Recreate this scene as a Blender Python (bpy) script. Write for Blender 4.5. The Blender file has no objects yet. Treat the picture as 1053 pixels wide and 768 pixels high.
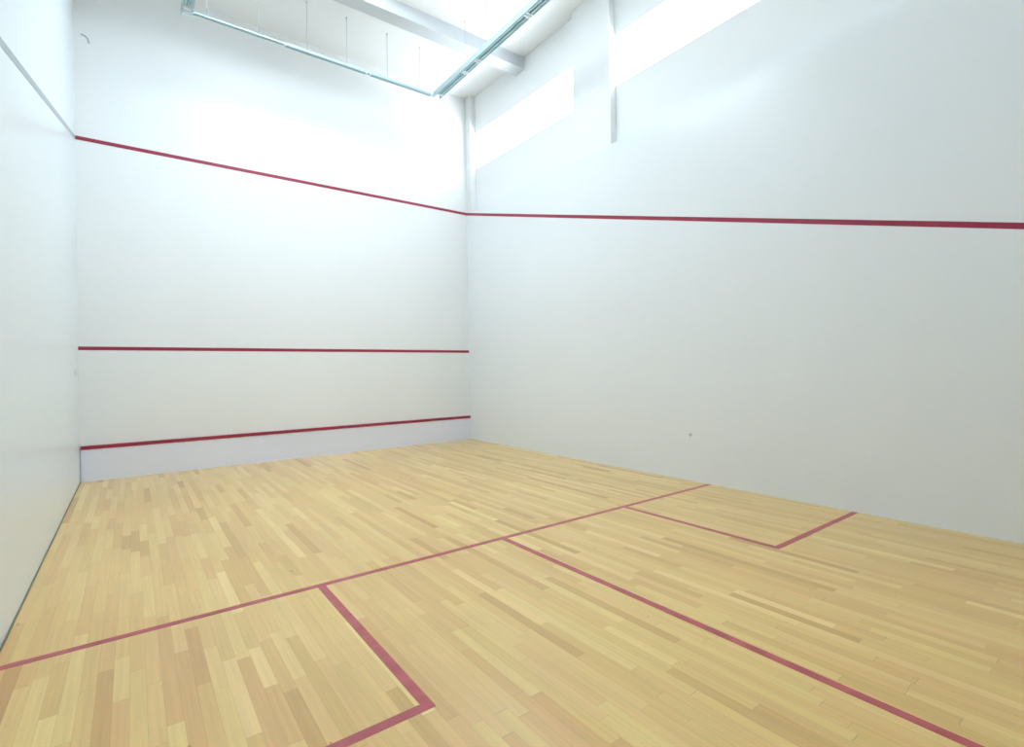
import bpy, math
from mathutils import Matrix, Vector

scene = bpy.context.scene
C = scene.collection

# ------------------------------------------------------------------ camera
W = 6.04          # court width; front wall at y = 0, court runs to -y
H = 6.87          # ceiling height
YB = -9.75        # back wall
yaw, pitch, roll = 0.6393, 0.0002, -0.0157
fw = Vector((math.sin(yaw)*math.cos(pitch), math.cos(yaw)*math.cos(pitch), math.sin(pitch)))
r0 = fw.cross(Vector((0, 0, 1))).normalized(); u0 = r0.cross(fw)
rr = r0*math.cos(roll) + u0*math.sin(roll)
uu = -r0*math.sin(roll) + u0*math.cos(roll)
cd = bpy.data.cameras.new('camera'); cam = bpy.data.objects.new('camera', cd); C.objects.link(cam)
m = Matrix((rr, uu, -fw)).transposed().to_4x4(); m.translation = Vector((0.5662, -8.7865, 1.4077))
cam.matrix_world = m
cd.sensor_fit = 'HORIZONTAL'; cd.sensor_width = 36; cd.lens = 524.34/1053*36
cd.shift_x = 0.0008; cd.shift_y = -0.0048
cd.clip_start = 0.02
scene.camera = cam

# ------------------------------------------------------------------ light
world = bpy.data.worlds.new('overcast_sky'); scene.world = world
world.use_nodes = True
bg = world.node_tree.nodes['Background']
bg.inputs[0].default_value = (0.80, 0.935, 1.06, 1); bg.inputs[1].default_value = 7.2

def area(name, loc, rot, sx, sy, power, col):
    l = bpy.data.lights.new(name, 'AREA'); l.shape = 'RECTANGLE'; l.size = sx; l.size_y = sy
    l.energy = power; l.color = col
    o = bpy.data.objects.new(name, l); C.objects.link(o); o.location = loc; o.rotation_euler = rot
    return o
FILL_COL = (0.78, 0.93, 1.06)
# strengths of the two added fill lamps
P_UPLIGHT, P_ROOF_FILL = 560, 108
# added up-light outside the side windows, there to brighten the ceiling
o = area('outside_uplight_fill', (W+2.0, -4.5, 4.3), (0, 0, 0), 9.0, 2.0, P_UPLIGHT, (0.90, 0.95, 0.98))
x = Vector((0, 1, 0)); z = Vector((1, 0, -0.75)).normalized(); y = z.cross(x).normalized(); x = y.cross(z)
mm = Matrix((x, y, z)).transposed().to_4x4(); mm.translation = o.location; o.matrix_world = mm
# fill lamp above an added, unseen roof light, brightening the court
ROOF_FILL = (1.0, 3.7, -2.1, -4.2)      # added roof light opening x0, x1, y0, y1
area('added_roof_fill', ((ROOF_FILL[0]+ROOF_FILL[1])/2, (ROOF_FILL[2]+ROOF_FILL[3])/2, 6.97), (0, 0, 0), ROOF_FILL[1]-ROOF_FILL[0], ROOF_FILL[2]-ROOF_FILL[3], P_ROOF_FILL, FILL_COL)

vs = scene.view_settings
vs.view_transform = 'Standard'; vs.look = 'None'; vs.gamma = 1; vs.use_curve_mapping = False
vs.exposure = 0.03

# ------------------------------------------------------------------ materials
def mat(name, col, rough=0.5, metal=0.0, spec=0.5, coat=0.0, coat_rough=0.1):
    mm = bpy.data.materials.new(name); mm.use_nodes = True
    b = mm.node_tree.nodes['Principled BSDF']
    b.inputs['Base Color'].default_value = (*col, 1); b.inputs['Roughness'].default_value = rough
    b.inputs['Metallic'].default_value = metal; b.inputs['Specular IOR Level'].default_value = spec
    b.inputs['Coat Weight'].default_value = coat; b.inputs['Coat Roughness'].default_value = coat_rough
    return mm
class NT:
    def __init__(s, mm): s.n = mm.node_tree.nodes; s.l = mm.node_tree.links
    def math(s, op, a, b=None, c=None):
        n = s.n.new('ShaderNodeMath'); n.operation = op
        for i, v in enumerate((a, b, c)):
            if v is None: continue
            if isinstance(v, (int, float)): n.inputs[i].default_value = v
            else: s.l.new(v, n.inputs[i])
        return n.outputs[0]
    def comb(s, x, y, z=0.0):
        n = s.n.new('ShaderNodeCombineXYZ')
        for i, v in enumerate((x, y, z)):
            if isinstance(v, (int, float)): n.inputs[i].default_value = v
            else: s.l.new(v, n.inputs[i])
        return n.outputs[0]
def plaster(name, col, rough, bump=0.02):
    mm = mat(name, col, rough); t = NT(mm); b = t.n['Principled BSDF']
    tc = t.n.new('ShaderNodeTexCoord')
    nz = t.n.new('ShaderNodeTexNoise'); nz.inputs['Scale'].default_value = 0.7; nz.inputs['Detail'].default_value = 4
    t.l.new(tc.outputs['Object'], nz.inputs['Vector'])
    mx = t.n.new('ShaderNodeMix'); mx.data_type = 'RGBA'
    mx.inputs['A'].default_value = (col[0]*.97, col[1]*.97, col[2]*.965, 1); mx.inputs['B'].default_value = (*[min(1, c*1.02) for c in col], 1)
    t.l.new(nz.outputs['Fac'], mx.inputs['Factor']); t.l.new(mx.outputs['Result'], b.inputs['Base Color'])
    n2 = t.n.new('ShaderNodeTexNoise'); n2.inputs['Scale'].default_value = 60; n2.inputs['Detail'].default_value = 3
    t.l.new(tc.outputs['Object'], n2.inputs['Vector'])
    bp = t.n.new('ShaderNodeBump'); bp.inputs['Strength'].default_value = bump; bp.inputs['Distance'].default_value = 0.01
    t.l.new(n2.outputs['Fac'], bp.inputs['Height']); t.l.new(bp.outputs['Normal'], b.inputs['Normal'])
    return mm
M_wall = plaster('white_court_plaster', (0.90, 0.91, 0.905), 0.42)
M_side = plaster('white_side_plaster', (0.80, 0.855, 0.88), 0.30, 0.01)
M_panel = plaster('white_side_panel', (0.875, 0.90, 0.91), 0.32, 0.01)
M_upper = plaster('white_upper_paint', (0.90, 0.91, 0.91), 0.7)
M_ceil = plaster('white_ceiling_paint', (0.89, 0.905, 0.90), 0.8)
M_beam = plaster('grey_beam_paint', (0.64, 0.67, 0.70), 0.6)
M_tin = mat('pale_lavender_tin_sheet', (0.86, 0.88, 0.99), 0.35)
M_red = mat('red_wall_line', (0.34, 0.018, 0.055), 0.4)
M_gap = mat('dark_shadow_gap', (0.20, 0.20, 0.14), 0.8)
M_grey = mat('reflection_grey_line', (0.43, 0.48, 0.52), 0.6)  # grey stands in for grazing reflection washing out the red line
M_rail = mat('pale_teal_rail', (0.50, 0.64, 0.66), 0.5, 0.0)
M_fit = mat('teal_fitting_body', (0.55, 0.69, 0.71), 0.5, 0.0)
M_fin = mat('dark_teal_fin', (0.40, 0.56, 0.60), 0.5, 0.0)
M_tube = mat('unlit_tube_glass', (0.66, 0.85, 0.90), 0.3)
M_cap = mat('white_end_cap', (0.85, 0.90, 0.90), 0.5)
M_wire = mat('grey_wire', (0.58, 0.63, 0.64), 0.6, 0.0)
M_scuff = mat('grey_scuff', (0.55, 0.59, 0.60), 0.8)
M_frame = mat('white_window_frame', (0.82, 0.84, 0.84), 0.5)

# glass that still lets the daylight through to shade the room
M_glass = bpy.data.materials.new('clear_window_glass'); M_glass.use_nodes = True
t = NT(M_glass); t.n.clear()
out = t.n.new('ShaderNodeOutputMaterial'); tr = t.n.new('ShaderNodeBsdfTransparent'); gl = t.n.new('ShaderNodeBsdfGlossy')
gl.inputs['Roughness'].default_value = 0.02
ms = t.n.new('ShaderNodeMixShader'); ms.inputs[0].default_value = 0.06
t.l.new(tr.outputs[0], ms.inputs[1]); t.l.new(gl.outputs[0], ms.inputs[2]); t.l.new(ms.outputs[0], out.inputs[0])

# maple strip floor: boards run from the front wall to the back
PW = 0.06
M_floor = mat('maple_strip_floor', (0.6, 0.4, 0.2), 0.36, coat=0.6, coat_rough=0.2)
t = NT(M_floor); b = t.n['Principled BSDF']
geo = t.n.new('ShaderNodeNewGeometry'); sp = t.n.new('ShaderNodeSeparateXYZ'); t.l.new(geo.outputs['Position'], sp.inputs[0])
px, py = sp.outputs[0], sp.outputs[1]
xs = t.math('DIVIDE', px, PW); row = t.math('FLOOR', xs); fx = t.math('SUBTRACT', xs, row)
wn = t.n.new('ShaderNodeTexWhiteNoise'); wn.noise_dimensions = '1D'; t.l.new(row, wn.inputs['W'])
wn2 = t.n.new('ShaderNodeTexWhiteNoise'); wn2.noise_dimensions = '1D'; t.l.new(t.math('ADD', row, 57.3), wn2.inputs['W'])
ln = t.math('MULTIPLY_ADD', wn2.outputs[0], 0.75, 0.50)
# random board ends: shear the y coordinate smoothly so boards in a row differ in length
wob = t.math('MULTIPLY', t.math('SINE', t.math('MULTIPLY_ADD', py, 2.3, t.math('MULTIPLY', wn.outputs[0], 40.0))), 0.17)
ys = t.math('DIVIDE', t.math('ADD', t.math('ADD', py, wob), t.math('MULTIPLY', wn.outputs[0], 11.0)), ln)
colm = t.math('FLOOR', ys); fy = t.math('SUBTRACT', ys, colm)
wc = t.n.new('ShaderNodeTexWhiteNoise'); wc.noise_dimensions = '2D'; t.l.new(t.comb(row, colm), wc.inputs['Vector'])
ramp = t.n.new('ShaderNodeValToRGB'); t.l.new(wc.outputs['Value'], ramp.inputs[0])
def s2l(c): return tuple(((v/255)/12.92 if v <= 10 else ((v/255+.055)/1.055)**2.4) for v in c)
stops = [(0.0, (206, 156, 82)), (0.05, (218, 172, 95)), (0.22, (225, 181, 104)), (0.6, (230, 190, 111)), (0.92, (234, 197, 118)), (1.0, (241, 206, 128))]
e = ramp.color_ramp.elements
e[0].position, e[1].position = stops[0][0], stops[-1][0]
e[0].color = (*s2l(stops[0][1]), 1); e[1].color = (*s2l(stops[-1][1]), 1)
for p_, c_ in stops[1:-1]:
    k = e.new(p_); k.color = (*s2l(c_), 1)
# hue drift between boards: some pinker, some greener
hs = t.n.new('ShaderNodeHueSaturation'); t.l.new(ramp.outputs[0], hs.inputs['Color'])
wsep = t.n.new('ShaderNodeSeparateColor'); t.l.new(wc.outputs['Color'], wsep.inputs[0])
t.l.new(t.math('MULTIPLY_ADD', wsep.outputs[1], 0.012, 0.493), hs.inputs['Hue'])
# grain
gn = t.n.new('ShaderNodeTexNoise'); gn.inputs['Scale'].default_value = 1.0; gn.inputs['Detail'].default_value = 5; gn.inputs['Roughness'].default_value = 0.6
t.l.new(t.comb(t.math('MULTIPLY_ADD', px, 55.0, t.math('MULTIPLY', wc.outputs['Value'], 90.0)), t.math('MULTIPLY', py, 1.6)), gn.inputs['Vector'])
gv = t.math('MULTIPLY_ADD', gn.outputs['Fac'], 0.40, 0.81)
# larger worn patches of varnish
pn = t.n.new('ShaderNodeTexNoise'); pn.inputs['Scale'].default_value = 0.9; pn.inputs['Detail'].default_value = 3
t.l.new(geo.outputs['Position'], pn.inputs['Vector'])
gv = t.math('MULTIPLY', gv, t.math('MULTIPLY_ADD', pn.outputs['Fac'], 0.20, 0.90))
# thin joints
jx = t.math('LESS_THAN', t.math('MINIMUM', fx, t.math('SUBTRACT', 1.0, fx)), 0.014)
jy = t.math('LESS_THAN', t.math('MULTIPLY', t.math('MINIMUM', fy, t.math('SUBTRACT', 1.0, fy)), ln), 0.0016)
jt = t.math('MAXIMUM', jx, jy)
gv = t.math('MULTIPLY', gv, t.math('SUBTRACT', 1.0, t.math('MULTIPLY', jt, 0.22)))
# small dark knots
vr = t.n.new('ShaderNodeTexVoronoi'); vr.inputs['Scale'].default_value = 1.0
t.l.new(t.comb(t.math('MULTIPLY', px, 7.0), t.math('MULTIPLY', py, 3.0)), vr.inputs['Vector'])
vs_ = t.n.new('ShaderNodeSeparateColor'); t.l.new(vr.outputs['Color'], vs_.inputs[0])
kn = t.math('MULTIPLY', t.math('LESS_THAN', vr.outputs['Distance'], 0.05), t.math('LESS_THAN', vs_.outputs[0], 0.22))
gv = t.math('MULTIPLY', gv, t.math('SUBTRACT', 1.0, t.math('MULTIPLY', kn, 0.38)))
mc = t.n.new('ShaderNodeMix'); mc.data_type = 'RGBA'; mc.blend_type = 'MULTIPLY'; mc.inputs['Factor'].default_value = 1
t.l.new(hs.outputs[0], mc.inputs['A'])
t.l.new(t.comb(gv, gv, gv), mc.inputs['B']); t.l.new(mc.outputs['Result'], b.inputs['Base Color'])
rn = t.math('MULTIPLY_ADD', gn.outputs['Fac'], 0.12, 0.30); t.l.new(rn, b.inputs['Roughness'])

# worn red floor paint
M_redf = mat('red_floor_line', (0.42, 0.06, 0.09), 0.40, coat=0.25, coat_rough=0.22)
t = NT(M_redf); b = t.n['Principled BSDF']
geo = t.n.new('ShaderNodeNewGeometry')
nz = t.n.new('ShaderNodeTexNoise'); nz.inputs['Scale'].default_value = 9; nz.inputs['Detail'].default_value = 5
t.l.new(geo.outputs['Position'], nz.inputs['Vector'])
rp = t.n.new('ShaderNodeValToRGB'); t.l.new(nz.outputs['Fac'], rp.inputs[0])
rp.color_ramp.elements[0].position = 0.35; rp.color_ramp.elements[0].color = (*s2l((172, 62, 66)), 1)
rp.color_ramp.elements[1].position = 0.7; rp.color_ramp.elements[1].color = (*s2l((194, 84, 84)), 1)
t.l.new(rp.outputs[0], b.inputs['Base Color'])

# ------------------------------------------------------------------ mesh helpers
class MB:
    def __init__(s): s.v = []; s.f = []
    def box(s, a, b):
        x0, x1 = sorted((a[0], b[0])); y0, y1 = sorted((a[1], b[1])); z0, z1 = sorted((a[2], b[2])); n = len(s.v)
        s.v += [(x0,y0,z0),(x1,y0,z0),(x1,y1,z0),(x0,y1,z0),(x0,y0,z1),(x1,y0,z1),(x1,y1,z1),(x0,y1,z1)]
        s.f += [tuple(n+i for i in q) for q in ((0,3,2,1),(4,5,6,7),(0,1,5,4),(1,2,6,5),(2,3,7,6),(3,0,4,7))]
        return s
    def tube(s, pts, r, seg=10):
        n0 = len(s.v); pts = [Vector(p) for p in pts]
        for i, p in enumerate(pts):
            d = (pts[min(i+1, len(pts)-1)]-pts[max(i-1, 0)]).normalized()
            a = d.cross(Vector((0, 0, 1)) if abs(d.z) < .9 else Vector((1, 0, 0))).normalized(); b_ = d.cross(a)
            for k in range(seg):
                an = 2*math.pi*k/seg; s.v.append(tuple(p+a*r*math.cos(an)+b_*r*math.sin(an)))
        for i in range(len(pts)-1):
            for k in range(seg):
                q = n0+i*seg; s.f.append((q+k, q+(k+1) % seg, q+seg+(k+1) % seg, q+seg+k))
        s.f.append(tuple(n0+k for k in range(seg))[::-1]); q = n0+(len(pts)-1)*seg; s.f.append(tuple(q+k for k in range(seg)))
        return s
    def prism(s, poly, ax, a, b_):
        # poly: list of 2-D points in the plane normal to axis ax ('x' -> (y,z)), extruded a..b_
        n0 = len(s.v); n = len(poly)
        for h in (a, b_):
            for p in poly:
                s.v.append({'x': (h, p[0], p[1]), 'y': (p[0], h, p[1]), 'z': (p[0], p[1], h)}[ax])
        s.f.append(tuple(n0+i for i in range(n))[::-1]); s.f.append(tuple(n0+n+i for i in range(n)))
        for i in range(n): s.f.append((n0+i, n0+(i+1) % n, n0+n+(i+1) % n, n0+n+i))
        return s
    def build(s, name, mt, parent=None, bevel=0.0):
        me = bpy.data.meshes.new(name); me.from_pydata(s.v, [], s.f); me.materials.append(mt)
        import bmesh
        bm = bmesh.new(); bm.from_mesh(me); bmesh.ops.recalc_face_normals(bm, faces=bm.faces)
        if bevel: bmesh.ops.bevel(bm, geom=list(bm.edges), offset=bevel, segments=2, affect='EDGES')
        bm.to_mesh(me); bm.free()
        o = bpy.data.objects.new(name, me); C.objects.link(o)
        if parent:
            o.parent = parent
            if parent.type == 'EMPTY': o.matrix_parent_inverse = Matrix.Translation(parent.location).inverted()
        return o
def struct(o, label=None):
    o['kind'] = 'structure'
    if label: o['label'] = label
    return o
def part(o, label): o['label'] = label; return o

# ------------------------------------------------------------------ shell
floor = struct(MB().box((-0.02, YB, -0.10), (W+0.02, 0.02, 0)).build('floor', M_floor), 'varnished pale maple strip floor of the squash court')
X0_, X1_, Y0_, Y1_ = ROOF_FILL
b = MB().box((-0.25, Y0_, H), (W+0.5, 0.2, H+0.08)).box((-0.25, YB-0.2, H), (W+0.5, Y1_, H+0.08))
b.box((-0.25, Y1_, H), (X0_, Y0_, H+0.08)).box((X1_, Y1_, H), (W+0.5, Y0_, H+0.08))
ceiling = struct(b.build('ceiling', M_ceil), 'plain white ceiling high above the court')
wall_front = struct(MB().box((-0.25, 0.0, -0.1), (W+0.5, 0.2, H)).build('wall_front', M_wall), 'white front wall crossed by three red lines')
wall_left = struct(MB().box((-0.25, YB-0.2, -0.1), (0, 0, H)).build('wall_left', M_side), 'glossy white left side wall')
wall_back = struct(MB().box((0, YB-0.2, -0.1), (W+0.5, YB, H)).build('wall_back', M_wall), 'white back wall behind the camera')
ZP, SB = 4.56, 0.12          # top of the court panel, set-back of the upper wall
ZW0, ZW1 = 5.42, 6.13        # clerestory opening
WINS = [(-0.22, -3.12), (-3.87, -9.2)]
wall_right = struct(MB().box((W, YB, -0.1), (W+0.32, 0, ZP)).build('wall_right', M_panel), 'white right side wall with a set-back band of high windows')
b = MB().box((W+SB, YB, ZP), (W+0.32, 0, ZW0)).box((W+SB, YB, ZW1), (W+0.32, 0, H))
b.box((W+SB, -0.22, ZW0), (W+0.32, 0, ZW1)).box((W+SB, -3.87, ZW0), (W+0.32, -3.12, ZW1)).box((W+SB, YB, ZW0), (W+0.32, -9.2, ZW1))
part(b.build('upper_wall', M_upper, wall_right), 'white set-back upper wall around the high windows')
part(MB().box((W, -3.87, ZP), (W+SB, -3.12, H)).build('column', M_upper, wall_right), 'white square column between the two high windows')
part(MB().box((W, -0.18, ZP), (W+SB, 0, H)).build('column', M_upper, wall_right), 'narrow white corner column beside the front wall')
part(MB().box((0, -1.79, 6.66), (W+SB, -1.54, H)).build('beam', M_beam, ceiling), 'pale grey ceiling beam crossing the court')
for k, (y0, y1) in enumerate(WINS):
    f = MB()
    f.box((W+0.20, y1, ZW0), (W+0.27, y0, ZW0+0.02)).box((W+0.20, y1, ZW1-0.02), (W+0.27, y0, ZW1))
    f.box((W+0.20, y1, ZW0+0.02), (W+0.27, y1+0.02, ZW1-0.02)).box((W+0.20, y0-0.02, ZW0+0.02), (W+0.27, y0, ZW1-0.02))
    w = struct(f.build('window_%d' % (k+1), M_frame), ['bright high window strip between the corner and the white column', 'long bright high window strip right of the white column'][k])
    MB().box((W+0.232, y1+0.02, ZW0+0.02), (W+0.238, y0-0.02, ZW1-0.02)).build('pane', M_glass, w)
struct(MB().box((0, YB, 0), (0.008, -0.02, 0.008)).build('shadow_gap_left', M_gap), 'thin dark strip painted as the shadow gap at the foot of the left wall')  # dark strip drawn in place of the shaded gap under the wall

f = MB().box((X0_, Y1_, H+0.02), (X1_, Y1_+0.05, H+0.07)).box((X0_, Y0_-0.05, H+0.02), (X1_, Y0_, H+0.07))
f.box((X0_, Y1_+0.05, H+0.02), (X0_+0.05, Y0_-0.05, H+0.07)).box((X1_-0.05, Y1_+0.05, H+0.02), (X1_, Y0_-0.05, H+0.07))
w = struct(f.build('window_3', M_frame), 'added unseen roof light over the middle of the court')  # roof light added out of view to let extra light in
MB().box((X0_+0.05, Y1_+0.05, H+0.045), (X1_-0.05, Y0_-0.05, H+0.052)).build('pane', M_glass, w)

# ------------------------------------------------------------------ wall lines
T = 0.0025
SL = 0.2635
part(MB().box((0, -T, 4.52), (W, 0, 4.57)).build('out_line', M_red, wall_front), 'upper red out line across the front wall')
part(MB().box((0, -T, 1.742), (W, 0, 1.790)).build('service_line', M_red, wall_front), 'middle red service line across the front wall')
def side_line(x0, x1, par, lab, mt=None):
    ye = -9.3
    part(MB().prism([(0, 4.52), (0, 4.57), (ye, 4.57+SL*ye), (ye, 4.52+SL*ye)], 'x', x0, x1).build('out_line', mt or M_red, par), lab)
side_line(0, T, wall_left, 'sloping out line on the left wall, painted grey as washed by grazing reflection', M_grey)
side_line(W-T, W, wall_right, 'red out line sloping down along the right wall')

# tin along the foot of the front wall
tin = bpy.data.objects.new('tin', None); C.objects.link(tin); tin.location = (W/2, -0.01, 0)
tin['label'] = 'pale lavender metal tin board with red top strip along the foot of the front wall'; tin['category'] = 'tin board'
MB().box((0.012, -0.018, 0.0), (W-0.004, -0.001, 0.43)).build('panel', M_tin, tin)
part(MB().prism([(-0.001, 0.425), (-0.022, 0.425), (-0.034, 0.436), (-0.034, 0.466), (-0.022, 0.474), (-0.001, 0.474)], 'x', 0.012, W-0.004).build('top_strip', M_red, tin), 'red top strip of the tin')

# ------------------------------------------------------------------ floor lines
ZL = 0.0012; YS, BX, LW = -5.3255, 1.521, 0.05
XL, XR, XH = 1.5455, 4.5269, 3.0225
hw = LW/2
part(MB().box((0.012, YS-hw, 0), (W, YS+hw, ZL)).build('short_line', M_redf, floor), 'long red short line running from wall to wall')
part(MB().box((XH-hw, YB, 0), (XH+hw, YS-hw, ZL)).build('half_court_line', M_redf, floor), 'red half court line running back from the short line')
part(MB().prism([(XL+hw, YS-hw), (XL+hw, YS-BX-hw), (0.012, YS-BX-hw), (0.012, YS-BX+hw), (XL-hw, YS-BX+hw), (XL-hw, YS-hw)], 'z', 0, ZL)
     .build('service_box_line', M_redf, floor), 'red outline of the left service box')
part(MB().prism([(XR-hw, YS-hw), (XR-hw, YS-BX-hw), (W, YS-BX-hw), (W, YS-BX+hw), (XR+hw, YS-BX+hw), (XR+hw, YS-hw)], 'z', 0, ZL)
     .build('service_box_line', M_redf, floor), 'red outline of the right service box')

# ------------------------------------------------------------------ marks on the walls
part(MB().tube([(0.075, -0.004, 5.93), (0.11, -0.004, 5.925), (0.145, -0.004, 5.90), (0.160, -0.004, 5.84)], 0.011, 6).build('scuff_mark', M_scuff, wall_front), 'curved grey scuff high in the left corner')
def dot(name, c, n, r, par, lab):
    c = Vector(c); nn = Vector(n)
    part(MB().tube([c, c+nn*0.004], r, 14).build(name, M_scuff, par), lab)
dot('scuff_mark', (0, -0.53, 1.445), (1, 0, 0), 0.035, wall_left, 'small round grey mark on the left wall near the corner')
dot('scuff_mark', (W, -5.08, 0.565), (-1, 0, 0), 0.020, wall_right, 'small grey ball mark low on the right wall')

# ------------------------------------------------------------------ suspended rectangular light frame
X0, X1, YF, YN = 1.20, 4.86, -1.00, -8.4     # centre lines of the members
ZB = 6.10                                    # underside of the fittings
fr = bpy.data.objects.new('suspended_light_frame', None); C.objects.link(fr); fr.location = ((X0+X1)/2, (YF+YN)/2, H)
fr['label'] = 'pale teal rectangular rail of unlit strip lights hung on thin wires from the ceiling'; fr['category'] = 'light fitting'
def rail(name, a, b_, w, z0, z1):
    # C-channel between two plan points along x or y
    (xa, ya), (xb, yb) = a, b_; h = w/2; mb = MB()
    if abs(xa-xb) < 1e-6:
        mb.box((xa-h, ya, z1-0.012), (xa+h, yb, z1)).box((xa-h, ya, z0), (xa-h+0.012, yb, z1-0.012)).box((xa+h-0.012, ya, z0), (xa+h, yb, z1-0.012))
    else:
        mb.box((xa, ya-h, z1-0.012), (xb, ya+h, z1)).box((xa, ya-h, z0), (xb, ya-h+0.012, z1-0.012)).box((xa, ya+h-0.012, z0), (xb, ya+h, z1-0.012))
    return mb.build(name, M_rail, fr)
RW = 0.13
rail('rail', (X0, YF+0.03), (X0, YN), RW, ZB+0.012, ZB+0.10)
rail('rail', (X1, YF+0.03), (X1, YN), RW, ZB+0.012, ZB+0.10)
rail('rail', (X0+RW/2, YF), (X1-RW/2, YF), 0.05, ZB+0.01, ZB+0.034)
rail('rail', (X0+RW/2, YN+0.05), (X1-RW/2, YN+0.05), 0.05, ZB+0.01, ZB+0.034)
def fitting(axis, c, a, b_, w, ht=0.045):
    """strip light between a and b_ along an axis: body plate, three fins, two tubes, end caps"""
    a, b_ = max(a, b_), min(a, b_)
    def P(s, t_, z): return (c+s, t_, z) if axis == 'y' else (t_, c+s, z)
    def bx(mb, s0, s1, t0, t1, z0, z1): return mb.box(P(s0, t0, z0), P(s1, t1, z1))
    h = w/2-0.013
    body = bx(MB(), -h, h, a, b_, ZB+ht, ZB+ht+0.02).build('light_fitting', M_fit, fr)
    for s in ((-h, -h+0.014), (-0.007, 0.007), (h-0.014, h)):
        bx(MB(), s[0], s[1], a-0.02, b_+0.02, ZB, ZB+ht).build('fin', M_fin, body)
    for s in (-h/2-0.003, h/2+0.003):
        MB().tube([P(s, a-0.02, ZB+ht*0.55), P(s, b_+0.02, ZB+ht*0.55)], 0.014 if w > 0.1 else 0.008, 10).build('tube', M_tube, body)
    cp = MB(); bx(cp, -h, h, a, a-0.02, ZB-0.002, ZB+ht); cp.build('end_cap', M_cap, body)
    cp = MB(); bx(cp, -h, h, b_+0.02, b_, ZB-0.002, ZB+ht); cp.build('end_cap', M_cap, body)
for a, b_ in ((-1.10, -1.90), (-1.93, -2.27), (-2.31, -3.50), (-3.54, -4.74), (-4.78, -5.98), (-6.02, -7.22)):
    fitting('y', X1, a, b_, RW)
for a, b_ in ((-1.10, -2.30), (-2.34, -3.54), (-3.58, -4.78), (-4.82, -6.02), (-6.06, -7.26)):
    fitting('y', X0, a, b_, RW)
for a, b_ in ((2.38, 3.60), (3.65, 4.74)):
    fitting('x', YF, a, b_, 0.085, 0.022)
# corner bracket at the far left
MB().box((X0-0.075, YF-0.03, ZB-0.035), (X0-0.058, YF+0.03, ZB+0.02)).box((X0-0.075, YF-0.03, ZB+0.0), (X0+RW/2, YF+0.03, ZB+0.012)).build('corner_bracket', M_fit, fr)
def wire(x, y):
    w = MB().tube([(x, y, ZB+0.07), (x, y, H)], 0.0045, 6).build('suspension_wire', M_wire, fr)
    MB().tube([(x, y, H-0.02), (x, y, H)], 0.013, 12).build('ceiling_rose', M_wire, w)
for x in (1.42, 2.05, 2.70, 3.29, 3.95, 4.53): wire(x, YF+0.0)
for k in range(10):
    wire(X1-0.04, -1.98-0.6*k)
    wire(X0+0.0, -1.98-0.6*k)
